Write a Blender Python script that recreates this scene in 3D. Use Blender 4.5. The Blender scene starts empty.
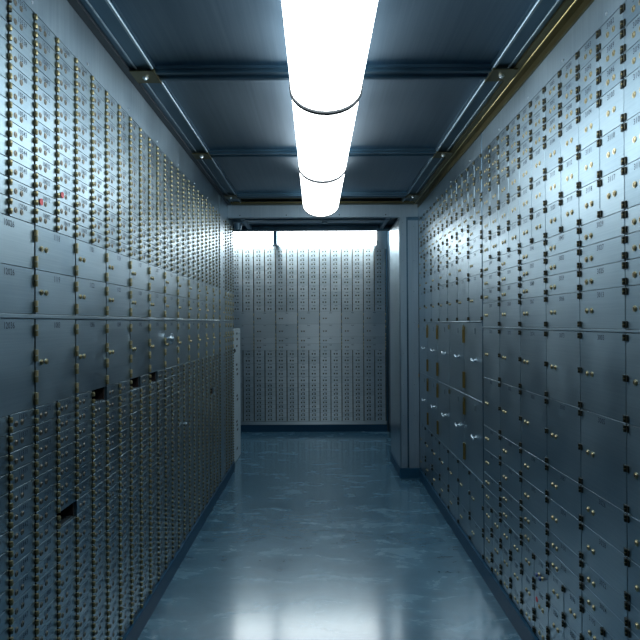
import bpy, math, random
from mathutils import Vector, Matrix
random.seed(7)
C = bpy.context.scene.collection
HC = 1.402                      # camera height above the floor
F = 575.0
L, R = -0.83, 0.895             # door faces of the two long walls
Y_END = 7.43
PI = math.pi

# ------------------------------------------------------------------ materials
def new_mat(name):
    m = bpy.data.materials.new(name); m.use_nodes = True
    return m, m.node_tree.nodes, m.node_tree.links, m.node_tree.nodes['Principled BSDF']

def simple(name, col, metal=0.0, rough=0.5, emit=None, strength=0.0, spec=None):
    m, n, l, p = new_mat(name)
    p.inputs['Base Color'].default_value = (*col, 1)
    p.inputs['Metallic'].default_value = metal
    p.inputs['Roughness'].default_value = rough
    if spec is not None: p.inputs['Specular IOR Level'].default_value = spec
    if emit:
        p.inputs['Emission Color'].default_value = (*emit, 1)
        p.inputs['Emission Strength'].default_value = strength
    return m

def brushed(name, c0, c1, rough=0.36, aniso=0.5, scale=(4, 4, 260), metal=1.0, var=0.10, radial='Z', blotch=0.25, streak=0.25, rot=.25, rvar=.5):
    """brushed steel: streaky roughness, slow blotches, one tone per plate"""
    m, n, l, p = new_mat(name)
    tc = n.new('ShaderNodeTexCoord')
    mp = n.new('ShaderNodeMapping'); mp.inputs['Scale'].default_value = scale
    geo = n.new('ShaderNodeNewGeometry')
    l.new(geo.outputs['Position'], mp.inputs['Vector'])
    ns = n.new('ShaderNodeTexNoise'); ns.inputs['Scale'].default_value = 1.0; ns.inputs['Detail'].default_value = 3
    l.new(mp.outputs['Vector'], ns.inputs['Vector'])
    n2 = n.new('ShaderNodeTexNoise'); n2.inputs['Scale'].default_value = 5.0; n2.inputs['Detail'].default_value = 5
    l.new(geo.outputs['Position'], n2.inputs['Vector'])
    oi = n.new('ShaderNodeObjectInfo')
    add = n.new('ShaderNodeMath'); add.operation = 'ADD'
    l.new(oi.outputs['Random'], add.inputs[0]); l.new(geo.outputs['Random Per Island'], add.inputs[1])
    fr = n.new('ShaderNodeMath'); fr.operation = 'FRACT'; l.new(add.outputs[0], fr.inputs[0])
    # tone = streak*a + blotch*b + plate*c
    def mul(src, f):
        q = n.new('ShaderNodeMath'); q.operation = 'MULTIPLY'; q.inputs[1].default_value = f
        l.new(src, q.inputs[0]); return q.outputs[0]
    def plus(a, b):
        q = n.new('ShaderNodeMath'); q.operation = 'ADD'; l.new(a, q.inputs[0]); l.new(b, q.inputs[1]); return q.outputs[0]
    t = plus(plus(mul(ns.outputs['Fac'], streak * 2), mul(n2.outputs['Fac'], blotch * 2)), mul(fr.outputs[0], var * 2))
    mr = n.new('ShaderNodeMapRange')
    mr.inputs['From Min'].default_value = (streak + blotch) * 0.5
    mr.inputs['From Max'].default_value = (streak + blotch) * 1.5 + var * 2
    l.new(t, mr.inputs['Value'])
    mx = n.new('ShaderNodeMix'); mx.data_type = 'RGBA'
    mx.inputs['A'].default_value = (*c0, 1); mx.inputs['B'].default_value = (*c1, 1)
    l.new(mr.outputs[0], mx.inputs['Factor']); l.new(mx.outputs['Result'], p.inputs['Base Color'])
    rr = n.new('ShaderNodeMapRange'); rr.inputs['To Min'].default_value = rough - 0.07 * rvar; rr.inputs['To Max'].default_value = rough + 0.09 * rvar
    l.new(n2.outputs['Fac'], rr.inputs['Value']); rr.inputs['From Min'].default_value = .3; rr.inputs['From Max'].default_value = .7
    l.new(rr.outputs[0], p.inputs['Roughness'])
    p.inputs['Metallic'].default_value = metal
    if aniso:
        p.inputs['Anisotropic'].default_value = aniso
        tg = n.new('ShaderNodeTangent'); tg.direction_type = 'RADIAL'; tg.axis = radial
        l.new(tg.outputs[0], p.inputs['Tangent'])
        p.inputs['Anisotropic Rotation'].default_value = rot
    bp = n.new('ShaderNodeBump'); bp.inputs['Strength'].default_value = 0.05; bp.inputs['Distance'].default_value = 0.002
    l.new(ns.outputs['Fac'], bp.inputs['Height']); l.new(bp.outputs[0], p.inputs['Normal'])
    return m

STEEL  = brushed('brushed steel doors', (.185, .280, .345), (.325, .435, .500), rough=.345, aniso=.68, var=.20)
STEELB = brushed('back bank steel lightened for lamplight', (.38, .475, .525), (.57, .655, .69), rough=.46, aniso=.90, var=.20)  # door steel in a lighter tone so the back wall reads brightly lit
STEELD = brushed('painted steel frame', (.13, .21, .28), (.20, .30, .38), rough=.36, aniso=0, scale=(3, 3, 90), var=.03)
FASCIA = brushed('fascia steel', (.20, .29, .35), (.32, .42, .49), rough=.40, aniso=.5, scale=(60, 60, 3), var=.03)
BEAM   = brushed('portal frame steel', (.30, .41, .50), (.40, .52, .60), rough=.50, aniso=.3, scale=(60, 60, 3), var=0)
CEIL   = brushed('ceiling steel', (.075, .140, .205), (.12, .195, .265), rough=.34, aniso=.93, scale=(70, 1.2, 70), var=0, blotch=.10, radial='Y', rot=0, rvar=.2)
RIB    = brushed('ceiling rib steel', (.06, .13, .19), (.11, .20, .27), rough=.34, aniso=0, scale=(3, 3, 30), var=0)
EDGE   = simple('polished rail edge', (.26, .35, .41), 1, .42)
BACKING = simple('recess behind the doors', (.12, .165, .19), .9, .42)
BASEB  = simple('blue painted plinth', (.010, .062, .120), 0, .5, spec=.25)
HBRASS = simple('hinge brass', (.33, .305, .17), .65, .38)
LBRASS = simple('bright hinge brass', (.60, .52, .30), .6, .38)
LEAF   = simple('hinge leaf', (.085, .095, .075), .6, .45)
BRASS  = simple('brass', (.34, .29, .13), 1, .30)
STRAP  = simple('old brass strap', (.34, .27, .10), 1, .40)
BRASSD = simple('tarnished brass', (.13, .12, .06), 1, .40)
BRONZE = simple('dark bronze hinge', (.065, .070, .055), .8, .42)
LOCKD  = simple('dull bronze lock', (.235, .225, .19), .9, .42)
LOCKB  = simple('bright brass lock', (.50, .44, .27), 1, .34)
SLOT   = simple('keyhole', (.01, .012, .012), 0, .7)
INK    = simple('stamped number', (.03, .06, .09), 0, .6)
CHROME = simple('chrome', (.55, .64, .70), 1, .32)
RED    = simple('red sticker', (.62, .05, .07), 0, .5)
BLUE   = simple('blue plastic', (.02, .07, .25), 0, .4)
CAVITY = simple('dark brown cavity', (.016, .008, .007), 0, .8)  # very dark brown inside the open slots
DARK   = simple('black parts and gap shade', (.012, .02, .028), 0, .5)
PLATE  = brushed('sheet steel with painted reflection', (.50, .62, .67), (.64, .74, .77), rough=.5, aniso=0, var=0, metal=.2)  # pale base colour stands in for light the sheet reflects
LAMP   = simple('lit diffuser', (.9, .95, .95), 0, .4, emit=(.92, .985, 1.0), strength=6.4)
LAMP2  = simple('brighter lit diffuser', (.9, .95, .95), 0, .4, emit=(.92, .985, 1.0), strength=8.5)

def floor_mat():
    m, n, l, p = new_mat('polished concrete floor')
    geo = n.new('ShaderNodeNewGeometry')
    mp = n.new('ShaderNodeMapping'); mp.inputs['Scale'].default_value = (1.8, 3.6, 1)
    mp.inputs['Rotation'].default_value = (0, 0, .25)
    l.new(geo.outputs['Position'], mp.inputs['Vector'])
    a = n.new('ShaderNodeTexNoise'); a.inputs['Scale'].default_value = 1.6; a.inputs['Detail'].default_value = 7; a.inputs['Roughness'].default_value = .70; a.inputs['Distortion'].default_value = .5
    l.new(mp.outputs[0], a.inputs['Vector'])
    b = n.new('ShaderNodeTexNoise'); b.inputs['Scale'].default_value = 55; b.inputs['Detail'].default_value = 3
    l.new(geo.outputs['Position'], b.inputs['Vector'])
    cr = n.new('ShaderNodeValToRGB')
    e = cr.color_ramp.elements
    e[0].position = .30; e[0].color = (.040, .108, .160, 1)
    e[1].position = .72; e[1].color = (.165, .310, .395, 1)
    x = cr.color_ramp.elements.new(.52); x.color = (.078, .175, .242, 1)
    l.new(a.outputs['Fac'], cr.inputs['Fac'])
    l.new(cr.outputs['Color'], p.inputs['Base Color'])
    p.inputs['Metallic'].default_value = .0
    rr = n.new('ShaderNodeMapRange'); rr.inputs['From Min'].default_value = .35; rr.inputs['From Max'].default_value = .65
    rr.inputs['To Min'].default_value = .22; rr.inputs['To Max'].default_value = .29
    l.new(a.outputs['Fac'], rr.inputs['Value']); l.new(rr.outputs[0], p.inputs['Roughness'])
    p.inputs['Specular IOR Level'].default_value = .8
    p.inputs['Coat Weight'].default_value = .8; p.inputs['Coat Roughness'].default_value = .13; p.inputs['Coat Tint'].default_value = (.80, .93, 1, 1); p.inputs['Coat IOR'].default_value = 1.55
    # small pits
    v = n.new('ShaderNodeTexVoronoi'); v.inputs['Scale'].default_value = 9
    l.new(geo.outputs['Position'], v.inputs['Vector'])
    pit = n.new('ShaderNodeMapRange'); pit.inputs['From Min'].default_value = .02; pit.inputs['From Max'].default_value = .05
    l.new(v.outputs['Distance'], pit.inputs['Value'])
    sm = n.new('ShaderNodeMath'); sm.operation = 'MULTIPLY_ADD'; sm.inputs[1].default_value = .25
    l.new(a.outputs['Fac'], sm.inputs[0]); l.new(pit.outputs[0], sm.inputs[2])
    bp = n.new('ShaderNodeBump'); bp.inputs['Strength'].default_value = .02; bp.inputs['Distance'].default_value = .004
    l.new(sm.outputs[0], bp.inputs['Height']); l.new(bp.outputs[0], p.inputs['Normal'])
    l.new(bp.outputs[0], p.inputs['Coat Normal'])
    return m
FLOOR = floor_mat()

# ------------------------------------------------------------------ mesh collector
class MB:
    def __init__(s): s.v = []; s.f = []; s.m = []
    def face(s, pts, mi=0):
        b = len(s.v); s.v += [tuple(p) for p in pts]; s.f.append(tuple(range(b, b + len(pts)))); s.m.append(mi)
    def box(s, x0, x1, y0, y1, z0, z1, mi=0):
        if x0 > x1: x0, x1 = x1, x0
        if y0 > y1: y0, y1 = y1, y0
        if z0 > z1: z0, z1 = z1, z0
        b = len(s.v)
        s.v += [(x0,y0,z0),(x1,y0,z0),(x1,y1,z0),(x0,y1,z0),(x0,y0,z1),(x1,y0,z1),(x1,y1,z1),(x0,y1,z1)]
        for q in ((0,3,2,1),(4,5,6,7),(0,1,5,4),(1,2,6,5),(2,3,7,6),(3,0,4,7)):
            s.f.append(tuple(b + i for i in q)); s.m.append(mi)
    def slab(s, x0, x1, z0, z1, t, c, mi=0):
        """door plate: back at y=0, front at y=-t, chamfered rim c"""
        b = len(s.v)
        s.v += [(x0,0,z0),(x1,0,z0),(x1,0,z1),(x0,0,z1)]
        s.v += [(x0,-t+c,z0),(x1,-t+c,z0),(x1,-t+c,z1),(x0,-t+c,z1)]
        s.v += [(x0+c,-t,z0+c),(x1-c,-t,z0+c),(x1-c,-t,z1-c),(x0+c,-t,z1-c)]
        for k in range(4):
            j = (k + 1) % 4
            s.f.append((b+k, b+j, b+4+j, b+4+k)); s.m.append(mi)
            s.f.append((b+4+k, b+4+j, b+8+j, b+8+k)); s.m.append(mi)
        s.f.append((b+8, b+9, b+10, b+11)); s.m.append(mi)
        s.f.append((b+3, b+2, b+1, b)); s.m.append(mi)
    def cyl(s, p, q, r, n=10, r2=None, mi=0, caps=True):
        p = Vector(p); q = Vector(q); d = (q - p).normalized()
        a = d.orthogonal().normalized(); e = d.cross(a)
        r2 = r if r2 is None else r2
        b = len(s.v)
        for k in range(n):
            t = 2 * PI * k / n; o = a * math.cos(t) + e * math.sin(t)
            s.v.append(tuple(p + o * r)); s.v.append(tuple(q + o * r2))
        for k in range(n):
            i, j = 2 * k, 2 * ((k + 1) % n)
            s.f.append((b+i, b+j, b+j+1, b+i+1)); s.m.append(mi)
        if caps:
            s.f.append(tuple(b + 2*k for k in reversed(range(n)))); s.m.append(mi)
            s.f.append(tuple(b + 2*k + 1 for k in range(n))); s.m.append(mi)
    def ball(s, c, rx, ry, rz, n=8, m=5, mi=0):
        b = len(s.v)
        for i in range(m + 1):
            ph = PI * i / m
            for k in range(n):
                t = 2 * PI * k / n
                s.v.append((c[0]+rx*math.sin(ph)*math.cos(t), c[1]+ry*math.sin(ph)*math.sin(t), c[2]+rz*math.cos(ph)))
        for i in range(m):
            for k in range(n):
                j = (k+1) % n
                s.f.append((b+i*n+k, b+(i+1)*n+k, b+(i+1)*n+j, b+i*n+j)); s.m.append(mi)
    def add(s, o, M, moff=0):
        b = len(s.v)
        s.v += [tuple(M @ Vector(p)) for p in o.v]
        s.f += [tuple(b + i for i in f) for f in o.f]
        s.m += [i + moff for i in o.m]
    def mesh(s, name, mats, smooth=False):
        me = bpy.data.meshes.new(name); me.from_pydata(s.v, [], s.f)
        for m in (mats if isinstance(mats, (list, tuple)) else [mats]): me.materials.append(m)
        me.polygons.foreach_set('material_index', s.m)
        if smooth:
            me.polygons.foreach_set('use_smooth', [True] * len(me.polygons))
            try: me.set_sharp_from_angle(angle=math.radians(38))
            except Exception: pass
        me.update(); return me
    def obj(s, name, mats, parent=None, smooth=False):
        o = bpy.data.objects.new(name, s.mesh(name, mats, smooth)); C.objects.link(o)
        if parent: o.parent = parent
        return o

def tag(o, label=None, cat=None, group=None, kind=None):
    if label: o['label'] = label
    if cat: o['category'] = cat
    if group: o['group'] = group
    if kind: o['kind'] = kind
    return o
def empty(name, loc, rz=0.0):
    o = bpy.data.objects.new(name, None); o.empty_display_size = .02; C.objects.link(o)
    o.location = loc; o.rotation_euler = (0, 0, rz); return o
def struct(name, mb, mats, **k):
    return tag(mb.obj(name, mats, **k), kind='structure')
def link_mesh(name, me, parent, loc=(0,0,0)):
    o = bpy.data.objects.new(name, me); C.objects.link(o); o.parent = parent; o.location = loc; return o

ORD = ['zeroth','first','second','third','fourth','fifth','sixth','seventh','eighth','ninth','tenth','eleventh','twelfth','thirteenth',
 'fourteenth','fifteenth','sixteenth','seventeenth','eighteenth','nineteenth','twentieth','twenty-first','twenty-second','twenty-third','twenty-fourth']

# ------------------------------------------------------------------ stamped digits
DIG = {}
for ch in '0123456789':
    cu = bpy.data.curves.new('digit', 'FONT'); cu.body = ch; cu.size = 1.35; cu.resolution_u = 2; cu.offset = .022; cu.align_x = 'CENTER'
    o = bpy.data.objects.new('digit', cu)
    me = o.to_mesh()
    DIG[ch] = ([tuple(v.co) for v in me.vertices], [tuple(p.vertices) for p in me.polygons])
    o.to_mesh_clear(); bpy.data.objects.remove(o); bpy.data.curves.remove(cu)
def number_mb(txt, h, pitch, y=-0.0003):
    mb = MB(); n = len(txt)
    for i, ch in enumerate(txt):
        vs, fs = DIG[ch]; b = len(mb.v); x = (i - (n - 1) / 2) * pitch
        mb.v += [(x + p[0] * h * .86, y, p[1] * h - h / 2) for p in vs]
        mb.f += [tuple(b + k for k in f) for f in fs]; mb.m += [0] * len(fs)
    return mb

# ------------------------------------------------------------------ deposit box fittings (local: x along the wall, -y out of it, z up)
T = .009                                  # thickness of a door plate
def lock_mb(r, proud, n=12):
    mb = MB()
    mb.cyl((0, 0, 0), (0, -proud * .55, 0), r, n, r * .96)
    mb.cyl((0, -proud * .55, 0), (0, -proud, 0), r * .72, n, r * .60)
    mb.box(-r * .13, r * .13, -proud - .0004, -proud, -r * .42, r * .42, 1)
    return mb
def short_hinge_mb():                     # small barrel hinge of the left wall
    mb = MB()
    mb.cyl((0, -.0131, .0008), (0, -.0131, .0074), .0062, 12, .0050)
    mb.cyl((0, -.0131, -.0074), (0, -.0131, .0002), .0050, 12, .0062, mi=0)
    mb.box(-.0044, .0044, -.0110, -.0005, -.0068, .0068, 1)
    return mb
def long_hinge_mb(h=.034):                # tall barrel hinge of the wide doors
    mb = MB()
    mb.cyl((0, -.0129, .001), (0, -.0129, h / 2), .0056, 12)
    mb.cyl((0, -.0129, -h / 2), (0, -.0129, -.001), .0054, 12, mi=1)
    mb.box(-.0037, .0037, -.0100, -.0005, -h / 2 + .002, h / 2 - .002, 1)
    return mb
def block_hinge_mb():                     # square dark hinge of the right wall
    mb = MB()
    mb.box(-.0125, .0125, -.0125, -.0092, -.0095, .0095, 0)
    mb.cyl((0, -.0135, -.0095), (0, -.0135, -.0014), .0046, 10, mi=0)
    mb.cyl((0, -.0135, .0014), (0, -.0135, .0095), .0046, 10, mi=0)
    mb.cyl((0, -.0135, -.0020), (0, -.0135, .0020), .0036, 10, mi=1)
    mb.box(-.0026, .0026, -.0095, -.0005, -.0088, .0088, 0)
    return mb
def strap_hinge_mb():                     # brass strap of the lockers
    mb = MB()
    mb.box(-.023, .023, -.0125, -.0092, -.050, .050, 0)
    mb.cyl((0, -.0150, -.050), (0, -.0150, .050), .0050, 10, mi=1)
    for z in (-.036, -.012, .012, .036): mb.cyl((.015, -.0125, z), (.015, -.0138, z), .0028, 8, mi=1); mb.cyl((-.015, -.0125, z), (-.015, -.0138, z), .0028, 8, mi=1)
    mb.box(-.0019, .0019, -.0095, -.0005, -.048, .048, 0)
    return mb
ME = {}
def cached(key, fn):
    if key not in ME: ME[key] = fn()
    return ME[key]
HINGES = {
  'short': (short_hinge_mb, [HBRASS, LEAF]), 'long': (long_hinge_mb, [LBRASS, HBRASS]),
  'block': (block_hinge_mb, [BRONZE, BRASS]), 'strap': (strap_hinge_mb, [STRAP, STRAP])}
def hinge_me(k): return cached('h' + k, lambda: HINGES[k][0]().mesh('hinge', HINGES[k][1], True))
def lock_me(r, proud, mat): return cached(('l', r, proud, mat.name), lambda: lock_mb(r, proud).mesh('lock', [mat, SLOT], True))
def door_mb(w, h, gap):
    mb = MB(); mb.slab(-w/2 + gap, w/2 - gap, .0008, h - .0008, T, .0004); return mb
def door_me(w, h, gap, st=None): return cached(('d', round(w,4), round(h,4), gap, (st or STEEL).name), lambda: door_mb(w, h, gap).mesh('door', st or STEEL))
def pin_me(h): return cached(('p', round(h,4)), lambda: pin_mb(h).mesh('hinge_pin', EDGE, True))
def pin_mb(h):
    mb = MB(); mb.cyl((0, -.0075, .004), (0, -.0075, h - .004), .0018, 8); return mb

GAPS = {'short': .0050, 'long': .0042, 'block': .0030, 'strap': .0022}
def hinge_zs(style, h):
    if style == 'short': return [h * .25, h * .75]
    if style == 'long': return [h * f for f in ((.13, .87) if False else ((.17, .75) if h < .2 else (.10, .35, .585, .87)))]
    if style == 'block': return [.0145, h - .0145] + ([h / 2] if h > .2 else [])
    if style == 'strap': return [.075, h - .075]

def make_box(rz, px, py, z0, w, h, style, number, label, group, name='deposit_box', cat='deposit box', locks=None, lockmat=LOCKD, lockr=.0085, proud=.0022, numx=0, numdz=.014, numh=.0115, pins=True, lockz=.47, npitch=None, hinge=True, cover=None, steel=None):
    root = empty(name, (px, py, z0), rz); tag(root, label, cat, group)
    d = link_mesh('door', door_me(w, h, GAPS[style], steel or STEEL), root)
    if hinge:
        for hz in hinge_zs(style, h): link_mesh('hinge', hinge_me(style), root, (w/2, 0, hz))
        if pins and style in ('block',): link_mesh('hinge_pin', pin_me(h), root, (w/2, 0, 0))
    for i, lx in enumerate(locks):
        lo = link_mesh('lock', lock_me(lockr, proud, lockmat), root, (-w/2 + lx, -T, h * lockz))
        if cover and i == 0:
            mb = MB(); mb.cyl((0,0,0), (0,-.0007,0), .0105, 16)
            s = mb.obj('sticker', RED, root); s.location = (-w/2 + lx, -T - proud - .0004, h * lockz); s['label'] = cover
    if number:
        nm = number_mb(number, numh, npitch or numh * .66).obj('number', INK, root); nm.location = (numx, -T, h - numdz)
    return root

# small boxes: everything about one, as one merged template, for the far ones
def small_template(w, h, far, txt=None):
    mb = MB(); I = Matrix.Identity(4)
    mb.slab(-w/2 + .0050, w/2 - .0050, .0008, h - .0008, T, .0004, 0)
    for hz in (h*.25, h*.75):
        if far > 1: mb.box(w/2 - .005, w/2 + .005, -.014, -.0005, hz - .0075, hz + .0075, 1)
        else: mb.add(short_hinge_low(), Matrix.Translation((w/2, 0, hz)), 1)
    for lx in (.035, .066):
        mb.cyl((-w/2 + lx, -T, h*.44), (-w/2 + lx, -T - .002, h*.44), .0085, 8 if far < 2 else 6, mi=3)
    return mb
def short_hinge_low():
    mb = MB()
    mb.cyl((0, -.0125, .0008), (0, -.0125, .0074), .0058, 7)
    mb.cyl((0, -.0125, -.0074), (0, -.0125, .0008), .0058, 7, mi=1)
    mb.box(-.0044, .0044, -.0110, -.0005, -.0066, .0066, 1)
    return mb
RESTMATS = [STEEL, HBRASS, LEAF, LOCKD, INK, BRASSD]

# ------------------------------------------------------------------ left wall: rows and columns (z relative to the eye, then + HC)
PL = .1398
Y0 = 1.535
UP_TOP, UP_BOT = .9105, .2905
MED = [.2905, .1603, .0300]
LARGE = (.0166, -.2420)
LOW_TOP, LOW_BOT = -.2420, -1.3120
NU, NL = 12, 21
hu = (UP_TOP - UP_BOT) / NU; hl = (LOW_TOP - LOW_BOT) / NL
K_END = 23
Y_NEST = Y0 + PL * K_END                     # far end of the near nest
POST0, POST1 = Y_NEST + .003, 4.915
COLS2 = [POST1 + .003 + PL * (i + .5) for i in range(4)]
Y_LEFT_END = POST1 + .006 + PL * 4
holes = {(5, 'L', 0), (8, 'L', 0), (10, 'L', 0), (3, 'L', 7), (21, 'L', 5)}

def project(x, y, z):
    return 320 + F * x / y, 323 - F * z / y
def vis_area(Xw, ya, yb, za, zb):
    if ya < .2: return 0
    ua, _ = project(Xw, ya, 0); ub, _ = project(Xw, yb, 0)
    lo, hi = sorted((ua, ub)); lo = max(lo, 0); hi = min(hi, 640)
    if hi <= lo: return 0
    ym = (ya + yb) / 2
    _, v1 = project(Xw, ym, za); _, v2 = project(Xw, ym, zb)
    lo2, hi2 = sorted((v1, v2)); lo2 = max(lo2, 0); hi2 = min(hi2, 640)
    return max(0, hi2 - lo2) * (hi - lo)

cells = []
for k in range(-6, K_END + 1):
    yc = Y0 + PL * (k - .5)
    for b, n, top, h in (('U', NU, UP_TOP, hu), ('L', NL, LOW_TOP, hl)):
        for r in range(n):
            if (k, b, r) in holes: continue
            zt = top - r * h
            cells.append((vis_area(L, yc - PL/2, yc + PL/2, zt, zt - h), k, b, r, yc, zt - h, h))
for j, yc in enumerate(COLS2):
    for b, n, top, h in (('U', NU, UP_TOP, hu), ('L', NL, LOW_TOP, hl)):
        for r in range(n):
            cells.append((0, 100 + j, b, r, yc, top - (r + 1) * h, h))
cells.sort(key=lambda c: -c[0])
indiv = cells[:300]; rest = cells[300:]
XW = L - T                                     # backing plane of the left wall
first_r = {'U': {}, 'L': {}}
rnd = random.Random(3)
numtxt = {}
def small_number(k, b, r):
    base = {'U': 10500, 'L': 11800}[b]
    if b == 'U' and k == 1 and r >= 10: return '12500' if r == 11 else '13500'
    if b == 'U' and k == 2: return str(10002 + 10 * (11 - r))
    return str(base + 36 * max(k, 0) + r)
for a, k, b, r, yc, zb, h in indiv:
    red = None
    lab = 'small steel deposit box, %s left bank, %s column from photo edge, %s row' % ('upper' if b == 'U' else 'lower', ORD[k + 1], ORD[r + 1])
    if (k, b, r) == (2, 'U', 10): red = 'red sticker'; lab = 'small steel deposit box with a red sticker over one lock, upper left bank'
    if (k, b, r) == (3, 'U', 9): red = 'red sticker'; lab = 'small steel deposit box with pinkish lock cover, right of the brighter red sticker'
    make_box(PI/2, XW, yc, HC + zb, PL, h, 'short', small_number(k, b, r), lab,
             'small deposit boxes on the left wall, %s bank' % ('upper' if b == 'U' else 'lower'),
             name='deposit_box', locks=(.035, .066), lockmat=LOCKD, lockz=.43, numx=.002, numdz=.0130, numh=.0150, cover=red)
mb = MB()
t_near = {h: small_template(PL, h, 1) for h in (hu, hl)}
for a, k, b, r, yc, zb, h in rest:
    M = Matrix.Translation((XW, yc, HC + zb)) @ Matrix.Rotation(PI/2 + rnd.uniform(-.004, .004), 4, 'Z')
    mb.add(t_near[h], M)
    if 0 <= k < 16:
        mb.add(number_mb(small_number(k, b, r), .0150, .0099), M @ Matrix.Translation((.002, -T, h - .0125)), 4)
tag(mb.obj('deposit_boxes', RESTMATS), 'hundreds of small steel deposit boxes filling the far half of the left wall', 'deposit boxes', kind='stuff')

# medium and large doors of the left wall
LW = 2 * PL
NUMS = {(0, 1): '10026', (1, 1): '12026', (2, 1): '12036'}
lab_special = {}
for i, k in [(i, 1 + 2 * i) for i in range(-3, 12)]:
    yc = Y0 + PL * (k - 1)
    for r in range(3):
        if r < 2: zt, zb = MED[r], MED[r + 1]
        else: zt, zb = LARGE
        h = zt - zb
        txt = NUMS.get((r, k), str((1115, 1116, 1080)[r] + 3 * i))
        kind = ('medium', 'medium', 'large')[r]
        lab = '%s steel deposit box, left wall, %s column from photo edge, %s' % (kind, ORD[i + 1], ('upper medium row', 'lower medium row', 'tall row under ledge')[r])
        if i < 0: lab = '%s steel deposit box beyond the left photo edge, %s nearer column, row %s' % (kind, ORD[-i], ORD[r + 1])
        if (r, i) == (2, 6): lab = 'large steel deposit box with a round chrome dial, far along left wall'
        o = make_box(PI/2, XW, yc, HC + zb, LW, h, 'long', txt, lab, '%s deposit boxes on the left wall' % kind, name='large_deposit_box', cat='deposit box',
                 locks=(.039, .070), lockmat=LOCKB, lockr=.0088, proud=.0045, numx=0, numdz=.0180, numh=.0185, npitch=.0112, lockz=.50)
        if (r, i) == (2, 6):
            q = MB(); q.cyl((0,0,0), (0,-.018,0), .010, 14); q.cyl((0,-.018,0), (0,-.028,0), .030, 24, .027); q.cyl((0,-.028,0), (0,-.034,0), .012, 14)
            d = q.obj('dial', CHROME, o, True); d.location = (-.075, -T, h * .62); d['label'] = 'round chrome dial'
# a key knob sticking out of one of the small far boxes
t = empty('door_knob', (L + .0005, 3.46, HC - .60), PI/2); tag(t, 'tiny chrome knob sticking out of lower left bank', 'knob')
q = MB(); q.cyl((0,-.0025,0), (0,-.016,0), .004, 10); q.ball((0,-.021,0), .010, .008, .008, 12, 7); q.obj('knob', CHROME, t, True)

# ledge, strips and posts of the left wall
mb = MB()
X0 = L - .30
ys = -2.2
def lx(mb, ya, yb, za, zb, xf=XW, xb=X0, mi=0): mb.box(xb, xf, ya, yb, za + HC, zb + HC, mi)
# backing built as strips so that the holes stay open
def backing():
    mb = MB()
    hl_ = sorted([(Y0 + PL*(k-1), Y0 + PL*k, LOW_TOP - (r+1)*hl, LOW_TOP - r*hl) for k, b, r in holes])
    ycur = ys; edges = sorted({ys, Y_LEFT_END} | {h[0] for h in hl_} | {h[1] for h in hl_})
    for a, b in zip(edges[:-1], edges[1:]):
        hh = [h for h in hl_ if h[0] <= a + 1e-6 and h[1] >= b - 1e-6]
        if not hh: lx(mb, a, b, -HC, 1.07); continue
        h = hh[0]
        lx(mb, a, b, -HC, h[2] + .002); lx(mb, a, b, h[3] - .002, 1.07)
        mb.box(X0, XW - .22, a, b, HC + h[2], HC + h[3], 1)
        e = .0008
        mb.box(XW - .22, XW, a, a + .006, HC + h[2] + .002, HC + h[3] - .002, 1)
        mb.box(XW - .22, XW, b - .006, b, HC + h[2] + .002, HC + h[3] - .002, 1)
    return mb
wl = struct('wall_left', backing(), [BACKING, CAVITY])
def face_strip(name, ya, yb, za, zb, mat=FASCIA, t=T, c=.0012, rz=PI/2, X=XW):
    mb = MB(); mb.slab(0, yb - ya, 0, zb - za, t, c)
    o = struct(name, mb, mat); o.rotation_euler = (0, 0, rz)
    o.location = (X, ya if rz > 0 else yb, HC + za); return o
def bolts(parent, pts, r=.006, mat=CHROME, n=10):
    me = cached(('bolt', r, mat.name), lambda: bolt_mb(r).mesh('bolt', mat, True))
    for p in pts: link_mesh('bolt', me, parent, p)
def bolt_mb(r):
    mb = MB(); mb.cyl((0, 0, 0), (0, -r * .35, 0), r, 10, r * .9); mb.cyl((0, -r * .35, 0), (0, -r * .65, 0), r * .7, 10, r * .35); return mb
f = face_strip('trim_1', ys, Y_NEST, UP_TOP + .001, 1.0695)
bolts(f, [(y - ys, -T, .022) for y in (1.66, 2.06, 2.50, 2.94, 3.38, 3.82, 4.26, 4.68)])
face_strip('trim_2', ys, Y_NEST, LARGE[0] + .0005, MED[2] - .0005, STEEL, T + .005, .002)
face_strip('trim_3', POST0, POST1, -1.312, 1.0695, FASCIA, T + .004, .002)
face_strip('trim_4', POST1 + .002, Y_LEFT_END, UP_TOP + .001, 1.0695)
# wide doors of the short nest past the post
for r in range(3):
    zt, zb = ((MED[0], MED[1]), (MED[1], MED[2]), LARGE)[r]
    for i, yc in enumerate(COLS2):
        make_box(PI/2, XW, yc, HC + zb, PL, zt - zb, 'long', None,
                 'narrow steel deposit box past the left post, %s column, %s row' % (ORD[i+1], ('top', 'middle', 'tall bottom')[r]),
                 'narrow deposit boxes past the left post', name='large_deposit_box', locks=(.039, .070), lockmat=LOCKB, lockr=.0085, proud=.0045, lockz=.5)
face_strip('trim_5', POST1 + .002, Y_LEFT_END, LARGE[0] + .0005, MED[2] - .0005, STEEL, T + .005, .002)
# doors of the nest on this side of the frame's left edge stay plain steel
mb = MB(); mb.slab(0, .55, 0, HC + 1.07, T, .001)

# baseboards
def baseboard(name, x0, x1, y0, y1, h=.087):
    mb = MB(); mb.box(x0, x1, y0, y1, 0.0005, h); mb.box(x0 - .0015 if x0 > 0 else x0, x1 + (.0015 if x1 < 0 else 0), y0, y1, h, h + .003)
    return struct(name, mb, BASEB)
baseboard('baseboard_left', X0, L + .012, ys, Y_LEFT_END)
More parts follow.
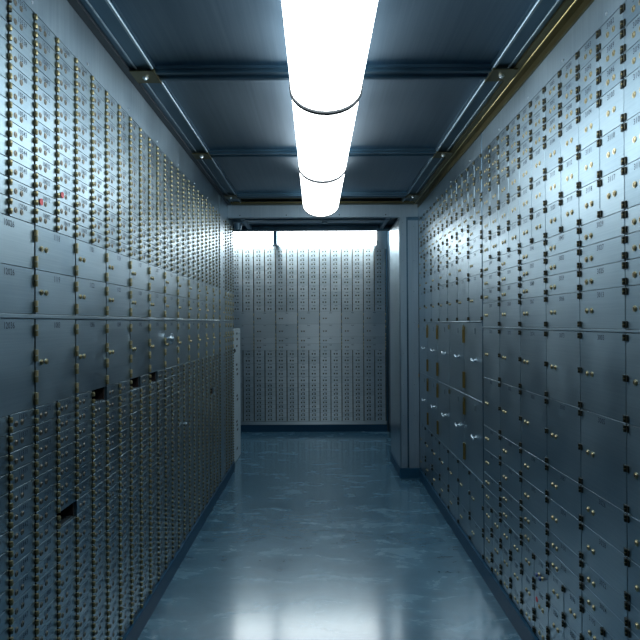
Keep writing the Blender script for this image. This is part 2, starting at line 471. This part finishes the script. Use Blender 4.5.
# ------------------------------------------------------------------ right wall
XR = R + T
Y1R, PR = 3.162, .1477
near_rows = [(.933, .859, 1), (.859, .785, 1), (.785, .711, 1), (.711, .584, 1), (.584, .456, 1), (.456, .328, 1),
             (.328, .254, 2), (.254, .179, 2), (.179, .103, 2), (.103, -.023, 2),
             (-.033, -.299, 2), (-.299, -.561, 2), (-.561, -.689, 2), (-.689, -.817, 2), (-.817, -.894, 2), (-.894, -.971, 2),
             (-.971, -1.100, 1), (-1.100, -1.230, 1), (-1.230, -1.307, 1)]
NAMED = {(6, 1): '3029', (7, 1): '3027', (8, 1): '3025', (9, 1): '3013', (10, 1): '3003', (11, 1): '3005', (12, 1): '3026', (13, 1): '3028', (14, 1): '3022', (15, 1): '3024'}
def visible(Xw, ya, yb, za, zb): return vis_area(Xw, ya, yb, za, zb) > 0
cnt = 0
for ri, (zt, zb, span) in enumerate(near_rows):
    w = PR * span; yfar = Y1R
    col = []
    while yfar - w > .9:
        col.append((yfar - w, yfar)); yfar -= w
    vis = [c for c in col if c[1] > 514.6 / 320 + .005]       # columns the photo shows any of
    out = [c for c in col if c not in vis]
    for ci, (ya, yb) in [(i, c) for i, c in enumerate(reversed(vis))] + [(-1 - i, c) for i, c in enumerate(out)]:
        h = zt - zb
        sz = ('narrow' if span == 1 else 'wide') + (' tall' if h > .2 else (' flat' if h < .1 else ''))
        lab = '%s steel deposit box, near right bank, %s column from photo edge, %s row' % (sz, ORD[ci + 1], ORD[ri + 1])
        if ci < 0: lab = '%s steel deposit box beyond the right photo edge, %s nearer column, %s row' % (sz, ORD[-ci], ORD[ri + 1])
        txt = NAMED.get((ri, ci)) or str((3081 if span == 1 else 3001) + ri * 7 + ci)
        extra = {}
        bl = (ri == 16 and False)
        o = make_box(-PI/2, XR, (ya + yb)/2, HC + zb, w, h, 'block', txt, lab, 'deposit boxes of the near right bank', name='large_deposit_box',
                 locks=((w/2 - .018, w/2 + .018) if span == 1 else (.051, .086)), lockmat=LOCKB if zb < .33 else LOCKB, lockr=.0095,
                 proud=.0042 if zb < .33 else .0025, numx=0, numdz=.0165, numh=.0175, lockz=.40 if h < .1 else .47)
        if (ri, ci) == (17, 5) : 
            q = MB(); q.cyl((0,0,0), (0,-.001,0), .011, 14); s = q.obj('sticker', RED, o); s.location = (-w/2 + .03, -T - .0004, h*.6); s['label'] = 'red sticker'
        if (ri, ci) == (16, 5):
            for c in o.children:
                if c.name.startswith('lock'):
                    q = MB(); q.cyl((0,0,0), (0,-.006,0), .0095, 14, .007); s = q.obj('lock_cover', BLUE, o, True)
                    s.location = (c.location[0], -T - .0085, c.location[2]); s['label'] = 'blue lock cover'
# far right banks
YB = 4.03; YEND = 5.195
rowsA = [(.933, .812, 1), (.812, .690, 1), (.690, .562, 1), (.562, .484, 2), (.484, .406, 2), (.406, .270, 2), (.270, .006, 2)]
rowsC = [(-.889, -1.160, 2), (-1.160, -1.307, 2)]
def bank(name, y0, y1, nd, rows, r0=0):
    for ri, (zt, zb, span) in enumerate(rows):
        n = nd * (2 if span == 1 else 1); w = (y1 - y0) / n; h = zt - zb
        for c in range(n):
            yc = y0 + w * (c + .5)
            sz = ('narrow' if span == 1 else 'wide')
            lab = '%s steel deposit box, %s, %s from the %s, %s row' % (sz, name, ORD[c + 1], 'near end', ORD[ri + 1 + r0])
            if r0: lab = '%s deposit box under the lockers, %s, %s from near end, %s row' % (sz, name, ORD[c + 1], ('upper', 'lower')[ri])
            make_box(-PI/2, XR, yc, HC + zb, w, h, 'block', None if w < .12 else str(2001 + 37 * (ri + r0) + c), lab, 'deposit boxes of the %s' % name, name='large_deposit_box',
                     locks=((w/2 - .018, w/2 + .018) if span == 1 else (.051, .086)), lockmat=LOCKB, lockr=.0092, proud=.004, numdz=.0165, numh=.0175, lockz=.45)
bank('middle right bank', Y1R + .012, YB - .001, 3, rowsA)
bank('far right bank', YB + .001, YEND, 4, rowsA)
bank('middle right bank', Y1R + .012, YB - .001, 3, rowsC, 7)
bank('far right bank', YB + .001, YEND, 4, rowsC, 7)
# lockers with lever handles
def lever_mb():
    mb = MB()
    mb.cyl((0, 0, 0), (0, -.004, 0), .013, 16, .012)
    mb.cyl((0, -.004, 0), (0, -.020, 0), .0065, 12)
    mb.ball((0, -.021, 0), .010, .007, .009, 12, 7)
    mb.cyl((-.012, -.020, .008), (.036, -.023, -.002), .0046, 10, .0060)
    mb.ball((.036, -.023, -.002), .0068, .0062, .0062, 10, 6)
    mb.ball((-.013, -.020, .010), .0062, .006, .006, 10, 6)
    return mb
def numplate_mb():
    mb = MB(); mb.box(-.012, .012, -.0015, 0, -.020, .020, 0); mb.box(-.0085, .0085, -.0020, -.0015, -.016, .016, 1); return mb
NPLATE = simple('small number frame', (.30, .38, .42), .9, .35)
NCARD = simple('dark number card', (.10, .16, .20), .3, .45)
wl_ = (YEND - (Y1R + .012)) / 5
for ri, (zt, zb) in enumerate([(-.002, -.442), (-.447, -.886)]):
    for i in range(5):
        ya = Y1R + .012 + wl_ * i; yc = ya + wl_/2; h = zt - zb
        root = empty('locker', (XR, yc, HC + zb), -PI/2)
        tag(root, 'steel locker with chrome lever handle, %s row, %s from the near end' % (('upper', 'lower')[ri], ORD[i + 1]), 'locker', 'lockers with lever handles on the right wall')
        link_mesh('door', door_me(wl_, h, GAPS['strap']), root)
        if i in (1, 3, 4):
            for hz in (.085, h - .075): link_mesh('hinge', hinge_me('strap'), root, (wl_/2 - .0, 0, hz))
        link_mesh('handle', cached('lever', lambda: lever_mb().mesh('handle', CHROME, True)), root, (.055, -T, h * .50))
        link_mesh('number_plate', cached('nplate', lambda: numplate_mb().mesh('number_plate', [NPLATE, NCARD])), root, (.05, -T, h - .050))
        q = MB(); q.cyl((0, -.0005, -.014), (0, -.0005, .014), .0055, 10)
        link_mesh('catch_pin', cached('cpin', lambda: q.mesh('catch_pin', LOCKB, True)), root, (-wl_/2 + .010, -T - .0055, h - .030))
# right backing, fascia, ledges
mb = MB(); mb.box(XR, XR + .25, ys, 5.198, 0, HC + 1.07); struct('wall_right', mb, BACKING)
f = face_strip('trim_6', ys, Y1R, .9345, 1.0695, FASCIA, rz=-PI/2, X=XR)
bolts(f, [(Y1R - y, -T, .022) for y in (1.78, 2.10, 2.45, 2.85)])
f = face_strip('trim_7', Y1R + .012, YEND, .9345, 1.0695, FASCIA, rz=-PI/2, X=XR)
bolts(f, [(YEND - y, -T, .020) for y in (3.4, 3.9, 4.4, 4.9)])
face_strip('trim_8', ys, Y1R, -.0325, -.0235, STEEL, T + .004, .002, rz=-PI/2, X=XR)
face_strip('trim_9', Y1R + .0005, Y1R + .0115, -1.307, 1.0695, STEELD, T + .002, .001, rz=-PI/2, X=XR)
face_strip('trim_10', Y1R + .012, YEND, -.0015, .0055, STEEL, T + .006, .002, rz=-PI/2, X=XR)
face_strip('trim_11', Y1R + .012, YEND, -.4465, -.4425, STEEL, T + .003, .001, rz=-PI/2, X=XR)
face_strip('trim_12', Y1R + .012, YEND, -.8885, -.8865, STEEL, T + .003, .0008, rz=-PI/2, X=XR)
baseboard('baseboard_right', R - .012, XR + .2, ys, 5.15)
# steel sheets closing the two walls beyond the photo's side edges (near the camera)
mb = MB(); mb.slab(0, .9 - ys - .02, 0, 1.0 + 1.30, T, .001)

# ------------------------------------------------------------------ ceiling with ribs, rails and brass clips
Z = HC + 1.07
mb = MB(); mb.box(L - .3, XR + .25, ys, 5.2, Z + .022, Z + .10); struct('ceiling', mb, CEIL)
ribs = [.15, 1.32, 2.48, 3.66, 4.86]
def rib(name, yc):
    mb = MB()
    mb.box(-.70, .735, yc - .055, yc + .055, Z + .010, Z + .022)
    mb.box(-.70, .735, yc - .040, yc - .020, Z - .002, Z + .010)
    mb.box(-.70, .735, yc + .020, yc + .040, Z - .002, Z + .010)
    struct(name, mb, RIB)
for i, yc in enumerate(ribs): rib('trim_%d' % (13 + i), yc)
def rail(name, xa, xb, s):
    mb = MB()
    mb.box(xa, xb, ys, 5.19, Z + .008, Z + .022, 0)                # flat band
    e = xa if s < 0 else xb
    return mb
# left rail: inner bright ridge, second thin ridge, black strip painting the shaded gap at the wall
mb = MB()
mb.box(-.829, -.690, ys, 5.195, Z + .010, Z + .0218, 0)
mb.cyl((-.702, ys, Z + .006), (-.702, 5.195, Z + .006), .0065, 12, mi=1)
mb.cyl((-.772, ys, Z + .008), (-.772, 5.195, Z + .008), .0038, 10, mi=1)
mb.box(-.829, -.800, ys, 5.195, Z - .001, Z + .010, 2)
struct('trim_20', mb, [RIB, EDGE, DARK], smooth=False)
mb = MB()
mb.box(.728, .894, ys, 5.195, Z + .010, Z + .0218, 0)
mb.cyl((.741, ys, Z + .006), (.741, 5.195, Z + .006), .0065, 12, mi=1)
mb.cyl((.806, ys, Z + .008), (.806, 5.195, Z + .008), .0038, 10, mi=1)
struct('trim_21', mb, [RIB, EDGE])
mb = MB()                                             # brass angle along the right wall
mb.box(.826, .894, ys, 5.195, Z + .0005, Z + .0098, 0)
mb.cyl((.858, ys, Z + .0005), (.858, 5.195, Z + .0005), .0034, 10, mi=1)
mb.box(.886, .894, ys, 5.195, Z - .0300, Z + .0005, 0)
o = struct('trim_22', mb, [BRASSD, BRASS])
bolts(o, [])
def clip(x0, x1, yc, lab):
    t = empty('corner_clip', ((x0 + x1)/2, yc, Z + .0015)); tag(t, lab, 'clip', 'brass clips under the ceiling rails')
    w = (x1 - x0)/2; q = MB()
    q.box(-w, w, -.060, .060, -.006, -.002); s = 1 if x0 > 0 else -1
    q.box(-s*w - .003, -s*w + .003, -.066, .066, -.009, .005, 0)
    q.obj('plate', BRASSD, t)
    b = MB(); b.cyl((0, 0, -.006), (0, 0, -.011), .012, 14); b.cyl((0, 0, -.011), (0, 0, -.017), .0085, 6, .007)
    b.obj('bolt', CHROME, t, True)
names = {1: 'nearest the camera', 2: 'middle one', 3: 'at the portal'}
for i, yc in enumerate(ribs[2:5]):
    clip(-.800, -.698, yc, 'brass clip on left ceiling rail, %s' % names[i + 1])
    clip(.738, .842, yc, 'brass clip on right ceiling rail, %s' % names[i + 1])
# brass strip across the ceiling in front of the portal beam
mb = MB(); mb.box(-.79, .85, 5.10, 5.185, Z - .004, Z + .0095); mb.cyl((-.79, 5.12, Z - .004), (.85, 5.12, Z - .004), .004, 8)
struct('trim_23', mb, BRASSD)

# ------------------------------------------------------------------ hanging lamps
def u_profile(hw, top, zb, zc, n=14):
    pts = [(-hw, top)]
    for k in range(n + 1):
        a = PI - PI * k / n
        pts.append((hw * math.cos(a), zc - (zc - zb) * math.sin(a)))
    pts.append((hw, top)); return pts
def prism(mb, prof, a, b, mi=0):
    n = len(prof); s = len(mb.v)
    for y in (a, b): mb.v += [(p[0], y, p[1]) for p in prof]
    for i in range(n):
        j = (i + 1) % n
        mb.f.append((s+i, s+j, s+n+j, s+n+i)); mb.m.append(mi)
    mb.f.append(tuple(s + i for i in reversed(range(n)))); mb.m.append(mi)
    mb.f.append(tuple(s + n + i for i in range(n))); mb.m.append(mi)
def ring(mb, po, pi, a, b):
    n = len(po); s = len(mb.v)
    for pr in (po, pi):
        for y in (a, b): mb.v += [(p[0], y, p[1]) for p in pr]
    for i in range(n - 1):
        j = i + 1
        for f in ((s+i, s+j, s+n+j, s+n+i), (s+2*n+i, s+3*n+i, s+3*n+j, s+2*n+j), (s+i, s+2*n+i, s+2*n+j, s+j), (s+n+i, s+n+j, s+3*n+j, s+3*n+i)):
            mb.f.append(f); mb.m.append(0)
def lamp(x, y, z, length, lab, rz=0, hw=.133, drop=.268, group='tube lamps hanging from the ceiling', mat=LAMP):
    """z = underside of the mounting; lamp is centred on (x, y) and runs along its local Y"""
    t = empty('ceiling_lamp', (x, y, z), rz); tag(t, lab, 'lamp', group)
    a = length/2
    q = MB(); prism(q, u_profile(hw, -.012, -drop, -drop + .088), -a + .012, a - .012); q.obj('diffuser', mat, t, True)
    q = MB(); q.box(-.07, .07, -a + .02, a - .02, -.012, -.0005); q.obj('housing', STEELD, t)
    for s in (-1, 1):
        q = MB(); ring(q, u_profile(hw + .006, -.010, -drop - .008, -drop + .088), u_profile(hw - .002, -.010, -drop + .002, -drop + .088), *sorted((s*(a - .0125), s*(a - .0005)))); q.obj('end_cap', DARK, t, True)
XC = .018
LP = 1.07
ends = [2.18, 3.25, 4.32]
labs = ['long glowing ceiling lamp nearest the camera', 'second glowing ceiling lamp, between two dark seams', 'glowing ceiling lamp with rounded end near the portal']
def xc(y): return .034 - .0075 * (y - 1.2)
RZL = math.atan(.0075)
for e, lb in zip(ends, labs): lamp(xc(e - LP/2), e - LP/2, Z - .002, LP, lb, rz=RZL)

# ------------------------------------------------------------------ portal
PY0, PY1 = 5.20, 6.0
mb = MB()
mb.box(L - .35, XR + .25, PY0, PY0 + .07, HC + .958, HC + 1.09)
o = struct('trim_24', mb, BEAM)
bolts(o, [(x, PY0, HC + .978) for x in (-.72, -.30, .18, .60)], .0055, SLOT)
mb = MB()                                                   # soffit
mb.box(L - .45, 1.15, PY0 + .07, PY1 - .06, HC + 1.005, HC + 1.09, 0)
mb.box(L - .45, 1.15, PY1 - .06, PY1, HC + .958, HC + 1.30, 0)
mb.box(-.698, .618, 5.47, 5.60, HC + .974, HC + 1.005, 1)
mb.box(-.72, .68, 5.40, 5.42, HC + .968, HC + 1.005, 0)
mb.box(-.74, -.70, PY0 + .07, PY1 - .06, HC + .972, HC + 1.005, 1)
mb.box(.62, .66, PY0 + .07, PY1 - .06, HC + .972, HC + 1.005, 1)
mb.box(L - .2, -.66, PY0 + .072, PY0 + .10, HC + .962, HC + 1.005, 2)
mb.box(.56, .72, PY0 + .072, PY0 + .10, HC + .962, HC + 1.005, 2)
struct('trim_25', mb, [RIB, BEAM, BRASSD])
# small dark hook block under the left of the soffit
t = empty('soffit_bracket', (-.79, 5.50, HC + .958)); tag(t, 'small dark bracket hanging under the left end of portal soffit', 'bracket')
q = MB(); q.box(-.035, .055, -.03, .03, -.004, .045); q.obj('plate', STEELD, t)
q = MB(); q.cyl((.01, 0, -.004), (.01, 0, -.05), .040, 16, .030); q.ball((.01, 0, -.05), .030, .030, .034, 16, 8); q.obj('hood', STEELD, t, True)
t = empty('soffit_bolt', (.05, 5.53, HC + .978)); tag(t, 'round bolt head under the portal soffit behind the last lamp', 'bolt')
q = MB(); q.cyl((0, 0, 0), (0, 0, -.02), .03, 16, .026); q.obj('bolt_head', FASCIA, t, True)
# right post: two upright panels with bolts, deep polished jamb
mb = MB(); mb.box(.730, .785, PY0, 5.245, .09, HC + .957); o = struct('trim_26', mb, BEAM)
bolts(o, [(.752, PY0, HC + z) for z in (.905, .80, .56, .28, 0, -.28, -.56, -.84, -1.1)], .005, EDGE)
mb = MB(); mb.box(.785, .800, PY0 + .012, 5.25, .09, HC + .957); struct('trim_27', mb, RIB)
mb = MB(); mb.box(.800, XR - .012, PY0, 5.245, .09, HC + .925); o = struct('trim_28', mb, BEAM)
mb.box(.800, .812, PY0 - .004, PY0, .09, HC + .925)
bolts(o, [(.852, PY0, HC + z) for z in (.87, .56, .28, 0, -.28, -.56, -.84, -1.1)], .005, EDGE)
mb = MB(); mb.box(.800, XR - .012, PY0 + .006, 5.25, HC + .926, HC + .957); struct('trim_29', mb, RIB)
mb = MB(); mb.box(.7285, XR + .25, 5.246, 5.88, 0.002, HC + .957); struct('trim_30', mb, STEELD)
JAMB = brushed('polished jamb sheet', (.34, .45, .52), (.48, .58, .64), rough=.30, aniso=0, scale=(3, 3, 120), var=0, rvar=.1)
mb = MB(); mb.box(.720, .7280, 5.215, 5.89, .09, HC + .957); struct('trim_31', mb, JAMB)
mb = MB(); mb.box(.710, XR - .01, PY0 - .022, PY0 - .0005, 0.0005, .090); mb.box(.710, .7195, PY0 - .0005, 5.895, 0.0005, .090); struct('baseboard_portal', mb, BASEB)

# ------------------------------------------------------------------ room behind the portal
ZB = HC + 1.25
mb = MB(); mb.box(-1.25, 1.2, PY1, Y_END + .3, ZB, ZB + .08); struct('ceiling_rear', mb, RIB)
mb = MB(); mb.box(-1.35, -1.20, Y_LEFT_END + .002, Y_END + .3, 0, ZB); struct('wall_rear_left', mb, STEELD)
mb = MB(); mb.box(.875, 1.1, 5.885, Y_END + .3, 0, ZB); struct('wall_rear_right', mb, RIB)
mb = MB(); mb.box(-1.20, .875, Y_END + T, Y_END + .3, 0, ZB); struct('wall_back', mb, BACKING)
mb = MB(); mb.box(-1.35, X0 - .001, ys, Y_LEFT_END, 0, HC + 1.07); struct('wall_outer', mb, BACKING)
mb = MB(); mb.box(-1.19, .86, Y_END - .006, Y_END + T, 0.0005, .087); struct('baseboard_back', mb, BASEB)
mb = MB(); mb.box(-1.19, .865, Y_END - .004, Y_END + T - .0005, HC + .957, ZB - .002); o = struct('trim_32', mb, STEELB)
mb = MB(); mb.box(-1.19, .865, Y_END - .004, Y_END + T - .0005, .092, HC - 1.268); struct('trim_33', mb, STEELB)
mb = MB(); mb.box(.849, .870, Y_END - .004, Y_END + T - .0005, .092, HC + .956); struct('trim_34', mb, RIB)
# back bank
PB = .1418; XB0 = .8464 - 14 * PB
a_, b_ = .0545, .0849
rows = []
z = .955
for i in range(7): rows.append((z, z - a_)); z -= a_
for i in range(5): rows.append((z, z - b_)); z -= b_
big = [(.149, -.013), (-.013, -.180), (-.180, -.265), (-.265, -.349)]
z = -.349
lowb = (1.266 - .349 - 9 * a_) / 5
for i in range(5): rows.append((z, z - lowb)); z -= lowb
for i in range(9): rows.append((z, z - a_)); z -= a_
mb = MB(); tmp = {}
YBK = Y_END + T
for zt, zb in rows:
    h = zt - zb
    if round(h, 4) not in tmp:
        q = MB(); q.slab(-PB/2 + .0055, PB/2 - .0055, .0008, h - .0008, T, .0004, 0)
        for hz in (h*.25, h*.75): q.box(PB/2 - .0040, PB/2 + .0040, -.014, -.0005, hz - .011, hz + .011, 5)
        for lx_ in (.046, .079): q.box(-PB/2 + lx_ - .0085, -PB/2 + lx_ + .0085, -T - .0025, -T, h*.42 - .0095, h*.42 + .0095, 2)
        q.box(-.018, .018, -T - .0004, -T, h - .014, h - .009, 4)
        tmp[round(h, 4)] = q
    for c in range(14):
        mb.add(tmp[round(h, 4)], Matrix.Translation((XB0 + PB*(c + .5), YBK, HC + zb)) @ Matrix.Rotation(rnd.uniform(-.003, .003), 4, 'Z'))
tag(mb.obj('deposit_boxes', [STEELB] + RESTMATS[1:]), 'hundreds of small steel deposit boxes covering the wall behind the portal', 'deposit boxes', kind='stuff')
for r, (zt, zb) in enumerate(big):
    for c in range(7):
        w = 2 * PB
        make_box(0, XB0 + w*(c + .5), YBK, HC + zb, w, zt - zb, 'long', str(4001 + 10*r + c),
                 'wide steel deposit box on the back wall, %s from left, %s row' % (ORD[c + 1], ORD[r + 1]), 'wide deposit boxes on the back wall',
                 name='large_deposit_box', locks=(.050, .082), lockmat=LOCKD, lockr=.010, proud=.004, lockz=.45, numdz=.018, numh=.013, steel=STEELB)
# crosswise lamps in front of the back wall
lamp(.100, 7.285, ZB - .002, 1.248, 'long glowing lamp running across in front of the back wall', rz=PI/2, group='lamps across the back wall', mat=LAMP2)
lamp(-.885, 7.285, ZB - .002, .600, 'short glowing lamp at the left end of the back wall', rz=PI/2, group='lamps across the back wall', mat=LAMP2)
q = empty('lamp_bracket', (-.555, 7.285, ZB)); tag(q, 'dark bracket between the two lamps at the back wall', 'bracket')
m2 = MB(); m2.box(-.022, .022, -.130, .130, -.262, -.001); m2.obj('arm', STEELD, q)

# steel sheet past the left boxes, reflections painted as pale tone and dark marks
t = empty('steel_sheet', (-.874, 5.93, 0)); tag(t, 'pale upright steel sheet with dark marks painted as reflections, standing past the left boxes', 'metal sheet')
q = MB(); q.box(-.018, .018, -.235, .235, .005, HC - .055); q.box(-.018, .026, -.235, .235, HC - .10, HC - .096); q.obj('panel', PLATE, t)
me = MB(); me.box(-.0006, .0006, -.045, .045, -.011, .011); me = me.mesh('sticker', DARK)  # dark bars painting reflections on the sheet
for i, (dy, z) in enumerate([(0, 1.30), (.02, 1.24), (0, 1.17), (-.02, .98), (.0, .93), (.03, .88), (0, .66), (.03, .62), (-.02, .40), (.0, .36), (.03, .31), (0, .12)]):
    link_mesh('sticker', me, t, (.0188, dy - .02, z))
q = MB(); q.ball((.020, -.20, 1.13), .014, .014, .022, 10, 6); q.obj('knob', DARK, t, True)

# ------------------------------------------------------------------ floor and the end behind the camera
mb = MB(); mb.box(-1.35, 1.2, ys, Y_END + .3, -.08, 0); struct('floor', mb, FLOOR)
mb = MB(); mb.box(-1.35, 1.2, ys - .1, ys, 0, HC + 1.17); struct('wall_front', mb, STEELD)

# ------------------------------------------------------------------ world, camera, view
w = bpy.data.worlds.new('world'); bpy.context.scene.world = w; w.use_nodes = True
w.node_tree.nodes['Background'].inputs[0].default_value = (.02, .04, .06, 1)
w.node_tree.nodes['Background'].inputs[1].default_value = .2
cam = bpy.data.cameras.new('camera'); co = bpy.data.objects.new('camera', cam); C.objects.link(co)
cam.sensor_width = 36; cam.lens = F / 640 * 36; cam.clip_start = .02
co.location = (0, 0, HC); co.rotation_euler = (PI/2 + 3/F, .005, 0)
s = bpy.context.scene; s.camera = co
s.view_settings.view_transform = 'Standard'; s.view_settings.look = 'None'
s.view_settings.gamma = 1; s.view_settings.exposure = 0.0; s.view_settings.use_curve_mapping = False
